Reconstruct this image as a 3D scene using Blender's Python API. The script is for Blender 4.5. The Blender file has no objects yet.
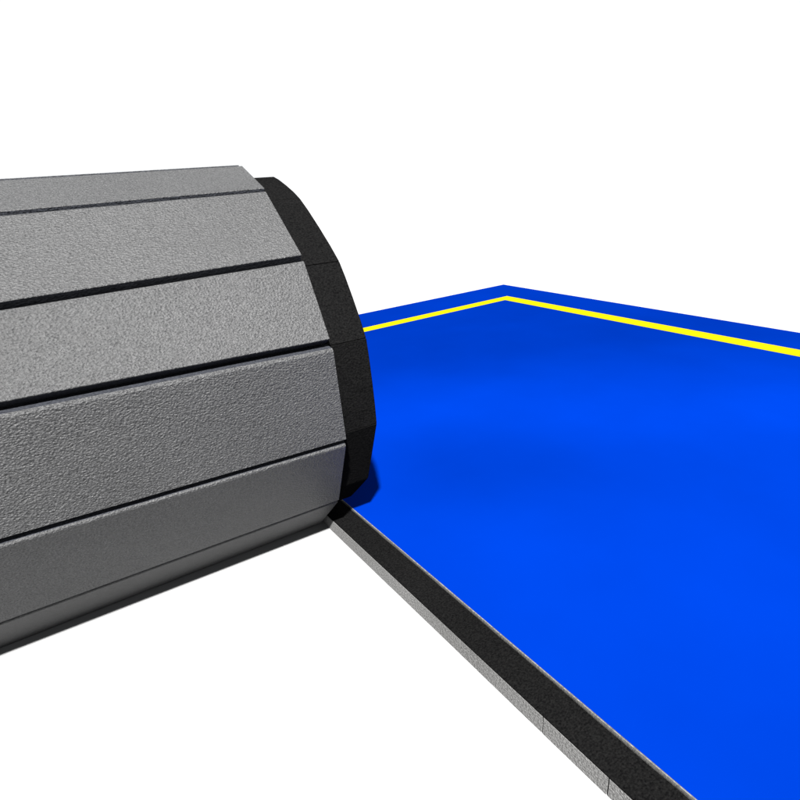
import bpy, bmesh, math, random
from mathutils import Vector, Matrix

random.seed(7)
S = bpy.context.scene
C = S.collection
R = math.radians

# ------------------------------------------------------------------ camera
PITCH, YAW, ROLL, FPX = -0.37951, 0.58001, -0.06291, 562.81
fw = Vector((math.cos(PITCH) * math.sin(YAW), math.cos(PITCH) * math.cos(YAW), math.sin(PITCH)))
rt = fw.cross(Vector((0, 0, 1))).normalized()
up = rt.cross(fw)
r2 = math.cos(ROLL) * rt + math.sin(ROLL) * up
u2 = -math.sin(ROLL) * rt + math.cos(ROLL) * up
cd = bpy.data.cameras.new('camera')
cam = bpy.data.objects.new('camera', cd)
C.objects.link(cam)
cam.matrix_world = Matrix(((r2.x, u2.x, -fw.x, 0), (r2.y, u2.y, -fw.y, 0), (r2.z, u2.z, -fw.z, 1.0), (0, 0, 0, 1)))
cd.sensor_width = 36
cd.lens = FPX / 800 * 36
cd.clip_start = 0.02
cd.clip_end = 5000
S.camera = cam

# ------------------------------------------------------------------ light
SUN_AZ, SUN_EL = 240.5, 48.5            # azimuth counted anticlockwise from +X
w = bpy.data.worlds.new('World')
S.world = w
w.use_nodes = True
nt = w.node_tree
nt.nodes.clear()
bg = nt.nodes.new('ShaderNodeBackground')         # plain even white surroundings, as in the photograph
bg.inputs['Color'].default_value = (0.97, 0.985, 1.0, 1)
bg.inputs['Strength'].default_value = 0.150
wo = nt.nodes.new('ShaderNodeOutputWorld')
nt.links.new(bg.outputs[0], wo.inputs[0])
sd = bpy.data.lights.new('sun', 'SUN')
sd.energy = 5.0
sd.angle = R(1.8)
sd.color = (1.0, 0.985, 0.96)
sun = bpy.data.objects.new('sun', sd)
C.objects.link(sun)
to_sun = Vector((math.cos(R(SUN_EL)) * math.cos(R(SUN_AZ)), math.cos(R(SUN_EL)) * math.sin(R(SUN_AZ)), math.sin(R(SUN_EL))))
sun.rotation_euler = to_sun.to_track_quat('Z', 'Y').to_euler()
sun.location = to_sun * 20
S.view_settings.view_transform = 'Standard'
S.view_settings.look = 'None'
S.view_settings.gamma = 1
S.view_settings.exposure = 2.8


# ------------------------------------------------------------------ materials
def mat(name):
    m = bpy.data.materials.new(name)
    m.use_nodes = True
    n = m.node_tree
    return m, n, n.nodes['Principled BSDF']


def node(n, t, **kw):
    o = n.nodes.new(t)
    for k, v in kw.items():
        if k in o.inputs:
            o.inputs[k].default_value = v
        else:
            setattr(o, k, v)
    return o


def foam(name, dark, light, grain, bump, rough, spec, fleck=0.0):
    """pebbled closed-cell foam: grain colour speckle + leathery bump"""
    m, n, b = mat(name)
    tc = node(n, 'ShaderNodeTexCoord')
    mp = node(n, 'ShaderNodeMapping')
    mp.inputs['Scale'].default_value = (0.85, 1.1, 1.1)
    n.links.new(tc.outputs['Object'], mp.inputs['Vector'])
    n1 = node(n, 'ShaderNodeTexNoise', Scale=grain, Detail=4.0, Roughness=0.62)
    n2 = node(n, 'ShaderNodeTexNoise', Scale=2.3, Detail=3.0, Roughness=0.6)
    n3 = node(n, 'ShaderNodeTexVoronoi', Scale=grain * 0.85)
    n3.feature = 'SMOOTH_F1'
    n3.inputs['Smoothness'].default_value = 0.6
    for q in (n1, n2, n3):
        n.links.new(mp.outputs[0], q.inputs['Vector'])
    cr = node(n, 'ShaderNodeValToRGB')
    cr.color_ramp.elements[0].position = 0.3
    cr.color_ramp.elements[0].color = (*dark, 1)
    cr.color_ramp.elements[1].position = 0.72
    cr.color_ramp.elements[1].color = (*light, 1)
    n.links.new(n1.outputs['Fac'], cr.inputs['Fac'])
    mr = node(n, 'ShaderNodeMapRange')
    mr.inputs['From Min'].default_value = 0.3
    mr.inputs['From Max'].default_value = 0.7
    mr.inputs['To Min'].default_value = 0.9
    mr.inputs['To Max'].default_value = 1.1
    n.links.new(n2.outputs['Fac'], mr.inputs['Value'])
    mx = node(n, 'ShaderNodeMix', data_type='RGBA', blend_type='MULTIPLY')
    mx.inputs[0].default_value = 1.0
    n.links.new(cr.outputs[0], mx.inputs[6])
    n.links.new(mr.outputs[0], mx.inputs[7])
    n.links.new(mx.outputs[2], b.inputs['Base Color'])
    ad = node(n, 'ShaderNodeMath', operation='MULTIPLY_ADD')
    ad.inputs[1].default_value = 0.7
    n.links.new(n3.outputs['Distance'], ad.inputs[0])
    n.links.new(n1.outputs['Fac'], ad.inputs[2])
    bp = node(n, 'ShaderNodeBump', Strength=bump, Distance=0.004)
    n.links.new(ad.outputs[0], bp.inputs['Height'])
    n.links.new(bp.outputs[0], b.inputs['Normal'])
    b.inputs['Roughness'].default_value = rough
    b.inputs['Specular IOR Level'].default_value = spec
    return m


M_SLAT = foam('grey_foam', (0.0075, 0.0077, 0.0081), (0.0345, 0.0349, 0.0360), 300, 0.70, 0.40, 0.17)
M_CUT = foam('cut_grey_foam', (0.032, 0.032, 0.032), (0.118, 0.118, 0.118), 260, 0.4, 0.9, 0.0)
M_BLACK = foam('black_foam', (0.0008, 0.0008, 0.0009), (0.0040, 0.0040, 0.0040), 260, 0.35, 0.9, 0.0)


def vinyl():
    m, n, b = mat('blue_vinyl')
    tc = node(n, 'ShaderNodeTexCoord')
    # faint mottling of the printed sheet
    ns = node(n, 'ShaderNodeTexNoise', Scale=1.4, Detail=5.0, Roughness=0.55)
    n.links.new(tc.outputs['Object'], ns.inputs['Vector'])
    cr = node(n, 'ShaderNodeValToRGB')
    cr.color_ramp.elements[0].position = 0.3
    cr.color_ramp.elements[0].color = (0.0, 0.0072, 0.092, 1)
    cr.color_ramp.elements[1].position = 0.7
    cr.color_ramp.elements[1].color = (0.0, 0.0083, 0.104, 1)
    n.links.new(ns.outputs['Fac'], cr.inputs['Fac'])
    n.links.new(cr.outputs[0], b.inputs['Base Color'])
    # the sheet lies in long shallow swells (bump height along one direction), plus a fine leather grain
    sx = node(n, 'ShaderNodeVectorMath', operation='DOT_PRODUCT')
    sx.inputs[1].default_value = (0.548, 0.837, 0)
    gp = node(n, 'ShaderNodeVectorMath', operation='ADD')
    gp.inputs[1].default_value = (0.605, 3.626, 0)      # mat corner to ground origin
    n.links.new(tc.outputs['Object'], gp.inputs[0])
    n.links.new(gp.outputs[0], sx.inputs[0])
    nz = node(n, 'ShaderNodeTexNoise', Scale=0.9, Detail=2.0)
    n.links.new(tc.outputs['Object'], nz.inputs['Vector'])
    wob = node(n, 'ShaderNodeMath', operation='MULTIPLY_ADD')
    wob.inputs[1].default_value = 0.3
    nzc = node(n, 'ShaderNodeMath', operation='SUBTRACT')
    nzc.inputs[1].default_value = 0.5
    n.links.new(nz.outputs['Fac'], nzc.inputs[0])
    n.links.new(nzc.outputs[0], wob.inputs[0])
    n.links.new(sx.outputs['Value'], wob.inputs[2])
    mr = node(n, 'ShaderNodeMapRange')
    mr.inputs['From Min'].default_value = 0.0
    mr.inputs['From Max'].default_value = 6.0
    n.links.new(wob.outputs[0], mr.inputs['Value'])
    fc = node(n, 'ShaderNodeValToRGB')
    fc.color_ramp.interpolation = 'B_SPLINE'
    el = fc.color_ramp.elements
    while len(el) < len(SLOPES):
        el.new(0.5)
    for e, (x, sl) in zip(el, SLOPES):
        e.position = x / 6.0
    for e, (x, sl) in zip(el, SLOPES):
        v = sl + 0.5
        e.color = (v, v, v, 1)
    n.links.new(mr.outputs[0], fc.inputs['Fac'])
    sl = node(n, 'ShaderNodeMath', operation='SUBTRACT')
    n.links.new(fc.outputs[0], sl.inputs[0])
    sl.inputs[1].default_value = 0.5
    nd = node(n, 'ShaderNodeTexNoise', Scale=1.7, Detail=2.0)
    n.links.new(tc.outputs['Object'], nd.inputs['Vector'])
    sm = node(n, 'ShaderNodeMath', operation='MULTIPLY_ADD')
    sm.inputs[1].default_value = 0.10
    n.links.new(nd.outputs['Fac'], sm.inputs[0])
    n.links.new(sl.outputs[0], sm.inputs[2])
    sl.inputs[1].default_value = 0.55
    sl = sm
    # one shallow dent beside the roll
    dd = node(n, 'ShaderNodeVectorMath', operation='DISTANCE')
    dd.inputs[1].default_value = (1.22, 1.37, 0.05)
    n.links.new(gp.outputs[0], dd.inputs[0])
    dr = node(n, 'ShaderNodeMapRange', interpolation_type='SMOOTHSTEP')
    dr.inputs['From Min'].default_value = 0.12
    dr.inputs['From Max'].default_value = 0.6
    dr.inputs['To Min'].default_value = -0.14
    dr.inputs['To Max'].default_value = 0.0
    n.links.new(dd.outputs['Value'], dr.inputs['Value'])
    sa_ = node(n, 'ShaderNodeMath', operation='ADD')
    n.links.new(sl.outputs[0], sa_.inputs[0])
    n.links.new(dr.outputs[0], sa_.inputs[1])
    sl = sa_
    vs = node(n, 'ShaderNodeVectorMath', operation='SCALE')
    vs.inputs[0].default_value = (-0.548, -0.837, 0)
    n.links.new(sl.outputs[0], vs.inputs['Scale'])
    ge = node(n, 'ShaderNodeNewGeometry')
    va = node(n, 'ShaderNodeVectorMath', operation='ADD')
    n.links.new(vs.outputs[0], va.inputs[0])
    n.links.new(ge.outputs['Normal'], va.inputs[1])
    b1 = node(n, 'ShaderNodeVectorMath', operation='NORMALIZE')
    n.links.new(va.outputs[0], b1.inputs[0])
    gr = node(n, 'ShaderNodeTexNoise', Scale=420.0, Detail=2.0)
    n.links.new(tc.outputs['Object'], gr.inputs['Vector'])
    b2 = node(n, 'ShaderNodeBump', Strength=0.06, Distance=0.002)
    n.links.new(gr.outputs['Fac'], b2.inputs['Height'])
    n.links.new(b1.outputs[0], b2.inputs['Normal'])
    n.links.new(b2.outputs[0], b.inputs['Normal'])
    b.inputs['Roughness'].default_value = 0.55
    b.inputs['Specular IOR Level'].default_value = 0.0
    return m


# slope of the swells against the distance along their direction (metres)
SLOPES = [(0.0, 0.02), (1.2, 0.02), (1.7, -0.06), (2.0, 0.12), (2.3, 0.0), (2.65, -0.22), (3.1, -0.38), (4.2, -0.34), (5.8, -0.28)]
M_BLUE = vinyl()


def plain(name, col, rough, spec, grain=60, var=0.08):
    m, n, b = mat(name)
    tc = node(n, 'ShaderNodeTexCoord')
    ns = node(n, 'ShaderNodeTexNoise', Scale=grain, Detail=4.0)
    n.links.new(tc.outputs['Object'], ns.inputs['Vector'])
    cr = node(n, 'ShaderNodeValToRGB')
    cr.color_ramp.elements[0].position = 0.3
    cr.color_ramp.elements[0].color = (*[c * (1 - var) for c in col], 1)
    cr.color_ramp.elements[1].position = 0.7
    cr.color_ramp.elements[1].color = (*[min(1, c * (1 + var)) for c in col], 1)
    n.links.new(ns.outputs['Fac'], cr.inputs['Fac'])
    n.links.new(cr.outputs[0], b.inputs['Base Color'])
    b.inputs['Roughness'].default_value = rough
    b.inputs['Specular IOR Level'].default_value = spec
    return m


M_YELLOW = plain('yellow_line_paint', (0.122, 0.111, 0.001), 0.7, 0.0, 30, 0.05)
M_GROUND = plain('white_ground', (0.128, 0.129, 0.131), 0.9, 0.0, 3, 0.01)
M_HEM = foam('cut_sheet_edge', (0.006, 0.006, 0.006), (0.023, 0.023, 0.022), 300, 0.4, 0.8, 0.2)


M_WALL_SHADE = foam('slat_wall_shade', (0.005, 0.0054, 0.0068), (0.020, 0.0215, 0.026), 260, 0.5, 0.8, 0.05)  # grey foam darkened: shade between the slats is put into the colour
M_RIM = plain('pale_sheet_rim', (0.058, 0.058, 0.057), 0.7, 0.0, 200, 0.5)


# ------------------------------------------------------------------ helpers
def link(name, bm, m, parent=None, smooth=False):
    me = bpy.data.meshes.new(name)
    bmesh.ops.recalc_face_normals(bm, faces=bm.faces)
    bm.to_mesh(me)
    bm.free()
    for p in me.polygons:
        p.use_smooth = smooth
    me.materials.append(m)
    o = bpy.data.objects.new(name, me)
    C.objects.link(o)
    if parent:
        o.parent = parent
    return o


def empty(name, loc, rz, label, cat):
    o = bpy.data.objects.new(name, None)
    C.objects.link(o)
    o.location = loc
    o.rotation_euler = (0, 0, rz)
    o['label'] = label
    o['category'] = cat
    return o


def add_box(bm, x0, x1, y0, y1, z0, z1):
    v = [bm.verts.new((x, y, z)) for x in (x0, x1) for y in (y0, y1) for z in (z0, z1)]
    for f in ((0, 1, 3, 2), (4, 6, 7, 5), (0, 4, 5, 1), (2, 3, 7, 6), (0, 2, 6, 4), (1, 5, 7, 3)):
        bm.faces.new([v[i] for i in f])


def loft(bm, rings, closed=True):
    """rings: list of lists of (x,y,z) of equal length"""
    vs = [[bm.verts.new(p) for p in r] for r in rings]
    n = len(vs[0])
    for a, b_ in zip(vs, vs[1:]):
        for i in range(n if closed else n - 1):
            j = (i + 1) % n
            bm.faces.new((a[i], a[j], b_[j], b_[i]))
    return vs


# ------------------------------------------------------------------ setting
bm = bmesh.new()
add_box(bm, -900, 900, -900, 900, -0.5, 0.0)
g = link('ground', bm, M_GROUND)
g['kind'] = 'structure'
g['label'] = 'plain white ground under both mats'

# ------------------------------------------------------------------ flat mat
CX, CY, W, LIP, T, DZ = 3.54295, 3.62638, 2.86262, 0.07518, 0.04642, 0.004
X0 = CX - W
flat = empty('flat_mat', (X0 - LIP, CY, 0), 0,
             'bright blue mat lying flat on white ground, yellow line near its far edges', 'mat')


def fl(x0, x1, y0, y1, z0, z1, bm):
    add_box(bm, x0 - (X0 - LIP), x1 - (X0 - LIP), y0 - CY, y1 - CY, z0, z1)


YN = -1.0
CUTS = [CY] + [0.69 + 0.167 * i for i in range(17, 0, -1)] + [0.69, 0.504, 0.360, 0.2, 0.03, -0.13, -0.3, -0.46, -0.63, -0.8, YN]
for ytop, ybot in zip(CUTS, CUTS[1:]):
    if ytop - ybot < 0.01:
        continue
    bm = bmesh.new()
    jx = random.uniform(-0.0004, 0.0004)
    gp = 0.0016 if ybot < 0.7 else 0.0001
    gq = 0.0016 if ytop < 0.7 else 0.0001
    fl(X0 - LIP + jx, CX, ybot + gp, ytop - gq, 0.001, T - 0.0035, bm)
    link('foam_slat', bm, M_CUT, flat)
bm = bmesh.new()
fl(X0 - LIP + 0.0005, CX - 0.002, YN, CY - 0.002, T - 0.003, T, bm)
link('backing_sheet', bm, M_BLACK, flat)
bm = bmesh.new()
fl(X0 + 0.001, CX, YN + 0.001, CY, T - 0.0006, T + DZ, bm)
link('vinyl_surface', bm, M_BLUE, flat)
# the cut edge of the sheet shows as a thin pale hem towards the black lip
bm = bmesh.new()
N = 90
ring = []
for i in range(N + 1):
    yy = YN + 0.002 + (CY - 0.004 - YN) * i / N
    jx = random.uniform(-0.0009, 0.0009)
    x = X0 - (X0 - LIP)
    ring.append([(x - 0.004 + jx, yy - CY, T - 0.0003), (x - 0.0035 + jx, yy - CY, T + 0.0026),
                 (x - 0.0005, yy - CY, T + DZ + 0.0004), (x + 0.0022, yy - CY, T + DZ + 0.0005), (x + 0.0022, yy - CY, T - 0.0003)])
loft(bm, ring)
link('sheet_edge', bm, M_HEM, flat)
bm = bmesh.new()
xr = LIP
ring = []
for i in range(N + 1):
    yy = YN + 0.002 + (CY - 0.004 - YN) * i / N
    jx = random.uniform(-0.0004, 0.0004)
    ring.append([(xr - 0.0012 + jx, yy - CY, T + DZ - 0.0005), (xr - 0.0010 + jx, yy - CY, T + DZ + 0.0012),
                 (xr + 0.0009 + jx, yy - CY, T + DZ + 0.0013), (xr + 0.0012 + jx, yy - CY, T + DZ - 0.0005)])
loft(bm, ring)
link('sheet_trim', bm, M_RIM, flat)
# yellow line along the two far edges
BX, BY, WX, WY = 0.38623, 0.42498, 0.057, 0.047
zl = T + DZ + 0.0012
ox, oy = X0 - LIP, CY
P = [(X0 + 0.39, CY - BY + WY), (CX - BX + WX, CY - BY + WY), (CX - BX + WX, YN + 0.3), (CX - BX - WX, YN + 0.3),
     (CX - BX - WX, CY - BY - WY), (X0 + 0.39, CY - BY - WY)]
bm = bmesh.new()
for z in (zl - 0.001, zl):
    vv = [bm.verts.new((px - ox, py - oy, z)) for px, py in P]
    bm.faces.new((vv[0], vv[1], vv[4], vv[5]))
    bm.faces.new((vv[1], vv[2], vv[3], vv[4]))
bm.verts.ensure_lookup_table()
for i in range(6):
    j = (i + 1) % 6
    bm.faces.new((bm.verts[i], bm.verts[j], bm.verts[6 + j], bm.verts[6 + i]))
link('border_line', bm, M_YELLOW, flat)

# ------------------------------------------------------------------ rolled mat
XE, RY, RZ, RAX, XB = 0.54734, 1.56003, 0.52174, -0.04541, 0.64643
roll = empty('rolled_mat', (XE, RY, 0), RAX,
             'mat rolled up with grey foam slats outward and a black flap at its end', 'rolled mat')
XL = -0.62
XEND = -2.5
FRONT = [(-0.0593, 1.0485, 1.0413), (-0.2174, 0.9883, 0.9766), (-0.4046, 0.8472, 0.8324), (-0.5091, 0.6733, 0.6849),
         (-0.485, 0.4218, 0.4347), (-0.33, 0.175, 0.1755), (-0.165, 0.011, 0.003)]
NB = 8
a6, a0 = -72.1, 83.58 - 360
for i in range(1, NB + 1):
    th = R(a6 + (a0 - a6) * i / (NB + 1))
    rr = 0.5215
    z = RZ + rr * math.sin(th)
    FRONT.append((-rr * math.cos(th), z, z))
NV = len(FRONT)


def vert(k, x):
    a, zr, zl_ = FRONT[k % NV]
    t = min(max(x / XL, 0), 1.3)
    return Vector((x, a, zr + (zl_ - zr) * t))


TH = 0.035
ENDS = {4: 0.0206, 5: 0.050, 6: 0.050}            # the low slats stick out a little further
GAPS = [0.0055, 0.0055, 0.0072, 0.0115, 0.0095, 0.0055, 0.006]
for k in range(NV):
    g0 = GAPS[k] if k < len(GAPS) else 0.0065
    g1 = GAPS[(k + 1) % NV] if (k + 1) % NV < len(GAPS) else 0.0065
    rings = []
    xe = random.uniform(-0.0025, 0.0015)
    NX = 40
    for i in range(NX + 1):
        x = xe + (XEND - xe) * i / NX
        A, B = vert(k, x), vert(k + 1, x)
        fall = max(0.0, 1 - i / 6)
        A.x += ENDS.get(k, 0) * fall
        B.x += ENDS.get((k + 1) % NV, 0) * fall
        t = (B - A).normalized()
        nrm = Vector((0, t.z, -t.y)).normalized()
        if nrm.dot(Vector((0, (A.y + B.y) / 2, (A.z + B.z) / 2 - RZ))) < 0:
            nrm = -nrm
        j0, j1 = random.uniform(-0.0003, 0.0003), random.uniform(-0.0003, 0.0003)
        A2, B2 = A + t * (g0 + j0), B - t * (g1 + j1)
        rings.append([A2 + t * 0.0058, A2 + t * 0.0022 - nrm * 0.0016, A2 - nrm * 0.0055, A2 - nrm * TH,
                      B2 - nrm * TH, B2 - nrm * 0.0012, B2 - t * 0.0010])
    bm = bmesh.new()
    vs = loft(bm, rings)
    bm.faces.new(vs[0])
    bm.faces.new(vs[-1])
    for ra, rb in zip(vs, vs[1:]):                      # side walls take the darker colour that paints in groove shade
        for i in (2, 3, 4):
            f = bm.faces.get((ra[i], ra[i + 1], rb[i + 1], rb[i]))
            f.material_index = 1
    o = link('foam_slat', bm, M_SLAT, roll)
    o.data.materials.append(M_WALL_SHADE)

# black backing sheet: shows at the bottom of the grooves and sticks out at the end as a flap
BL = [(-0.0225, 1.0162), (-0.1858, 0.9616), (-0.3773, 0.824), (-0.4798, 0.6611), (-0.455, 0.4326), (-0.345, 0.223), (-0.245, 0.119)]
b6, b0 = -58.2, 87.4 - 360
for i in range(1, NB + 1):
    th = R(b6 + (b0 - b6) * i / (NB + 1))
    BL.append((-0.474 * math.cos(th), RZ + 0.474 * math.sin(th)))


def backing_ring(x, notch=0.003):
    r = []
    n = len(BL)
    sc = 1.0 if x > -0.01 else 0.95

    def at(k):
        return Vector((x, BL[k][0] * sc, RZ + (BL[k][1] - RZ) * sc))

    for k in range(n):
        p = at(k)
        q0 = at(k - 1)
        q1 = at((k + 1) % n)
        inw = Vector((0, -p.y, RZ - p.z)).normalized()
        r.append(p + (q0 - p).normalized() * 0.0016)
        r.append(p + inw * notch)
        r.append(p + (q1 - p).normalized() * 0.0016)
        for t, h in ((0.22, 0.0035), (0.5, 0.0045), (0.78, 0.0035)):      # each facet bows out a little
            m_ = p.lerp(q1, t)
            h = h if k < 4 else h * 0.15
            r.append(m_ - Vector((0, -m_.y, RZ - m_.z)).normalized() * h)
    return r


bm = bmesh.new()
FX = XB - XE
FLARE = {4: 0.0225, 5: 0.040, 6: 0.0275, 7: 0.012}       # the flap flares out a little towards the ground
xs = [FX, FX - 0.0015, FX * 0.5, 0.0, -0.025, -0.3, XEND + 0.002]
rings = []
for i, x in enumerate(xs):
    rr = backing_ring(x)
    if i == 0:
        rr = [v + Vector((0, -v.y, RZ - v.z)).normalized() * 0.0015 for v in rr]
    if i < 3:
        tt = (-0.02, 0.0, 0.02, 0.22, 0.5, 0.78)
        for k in range(len(BL)):
            e0, e1 = FLARE.get(k, 0), FLARE.get((k + 1) % len(BL), 0)
            for q in range(6):
                rr[6 * k + q].x += e0 + (e1 - e0) * max(tt[q], 0)
    rings.append(rr)
inner = []
for x in reversed(xs):
    inner.append([v + Vector((0, -v.y, RZ - v.z)).normalized() * 0.0075 for v in backing_ring(x)])
vs = loft(bm, rings + inner)
n = len(vs[0])
for i in range(n):
    j = (i + 1) % n
    bm.faces.new((vs[-1][i], vs[-1][j], vs[0][j], vs[0][i]))
link('backing_sheet', bm, M_BLACK, roll)


# inner turns of the roll (seen only from the far end)
def spiral(name, r0, pitch, t0, t1, turns, m, x_end):
    bm = bmesh.new()
    prof = []
    NT = int(turns * 40)
    for i in range(NT + 1):
        th = R(-90) - i / 40 * 2 * math.pi
        rad = r0 - pitch * i / 40
        prof.append((rad, th))
    rings = []
    for rad, th in prof:
        cy_, sz = -math.cos(th), math.sin(th)
        rings.append([(x_end, cy_ * (rad - t0), RZ + sz * (rad - t0)), (XEND, cy_ * (rad - t0), RZ + sz * (rad - t0)),
                      (XEND, cy_ * (rad - t1), RZ + sz * (rad - t1)), (x_end, cy_ * (rad - t1), RZ + sz * (rad - t1))])
    vs = loft(bm, rings)
    bm.faces.new(vs[0])
    bm.faces.new(vs[-1])
    link(name, bm, m, roll)


spiral('foam_layer', 0.448, 0.052, 0.0, 0.040, 4.6, M_CUT, -0.004)
spiral('vinyl_layer', 0.448, 0.052, 0.0405, 0.0455, 4.6, M_BLUE, -0.002)
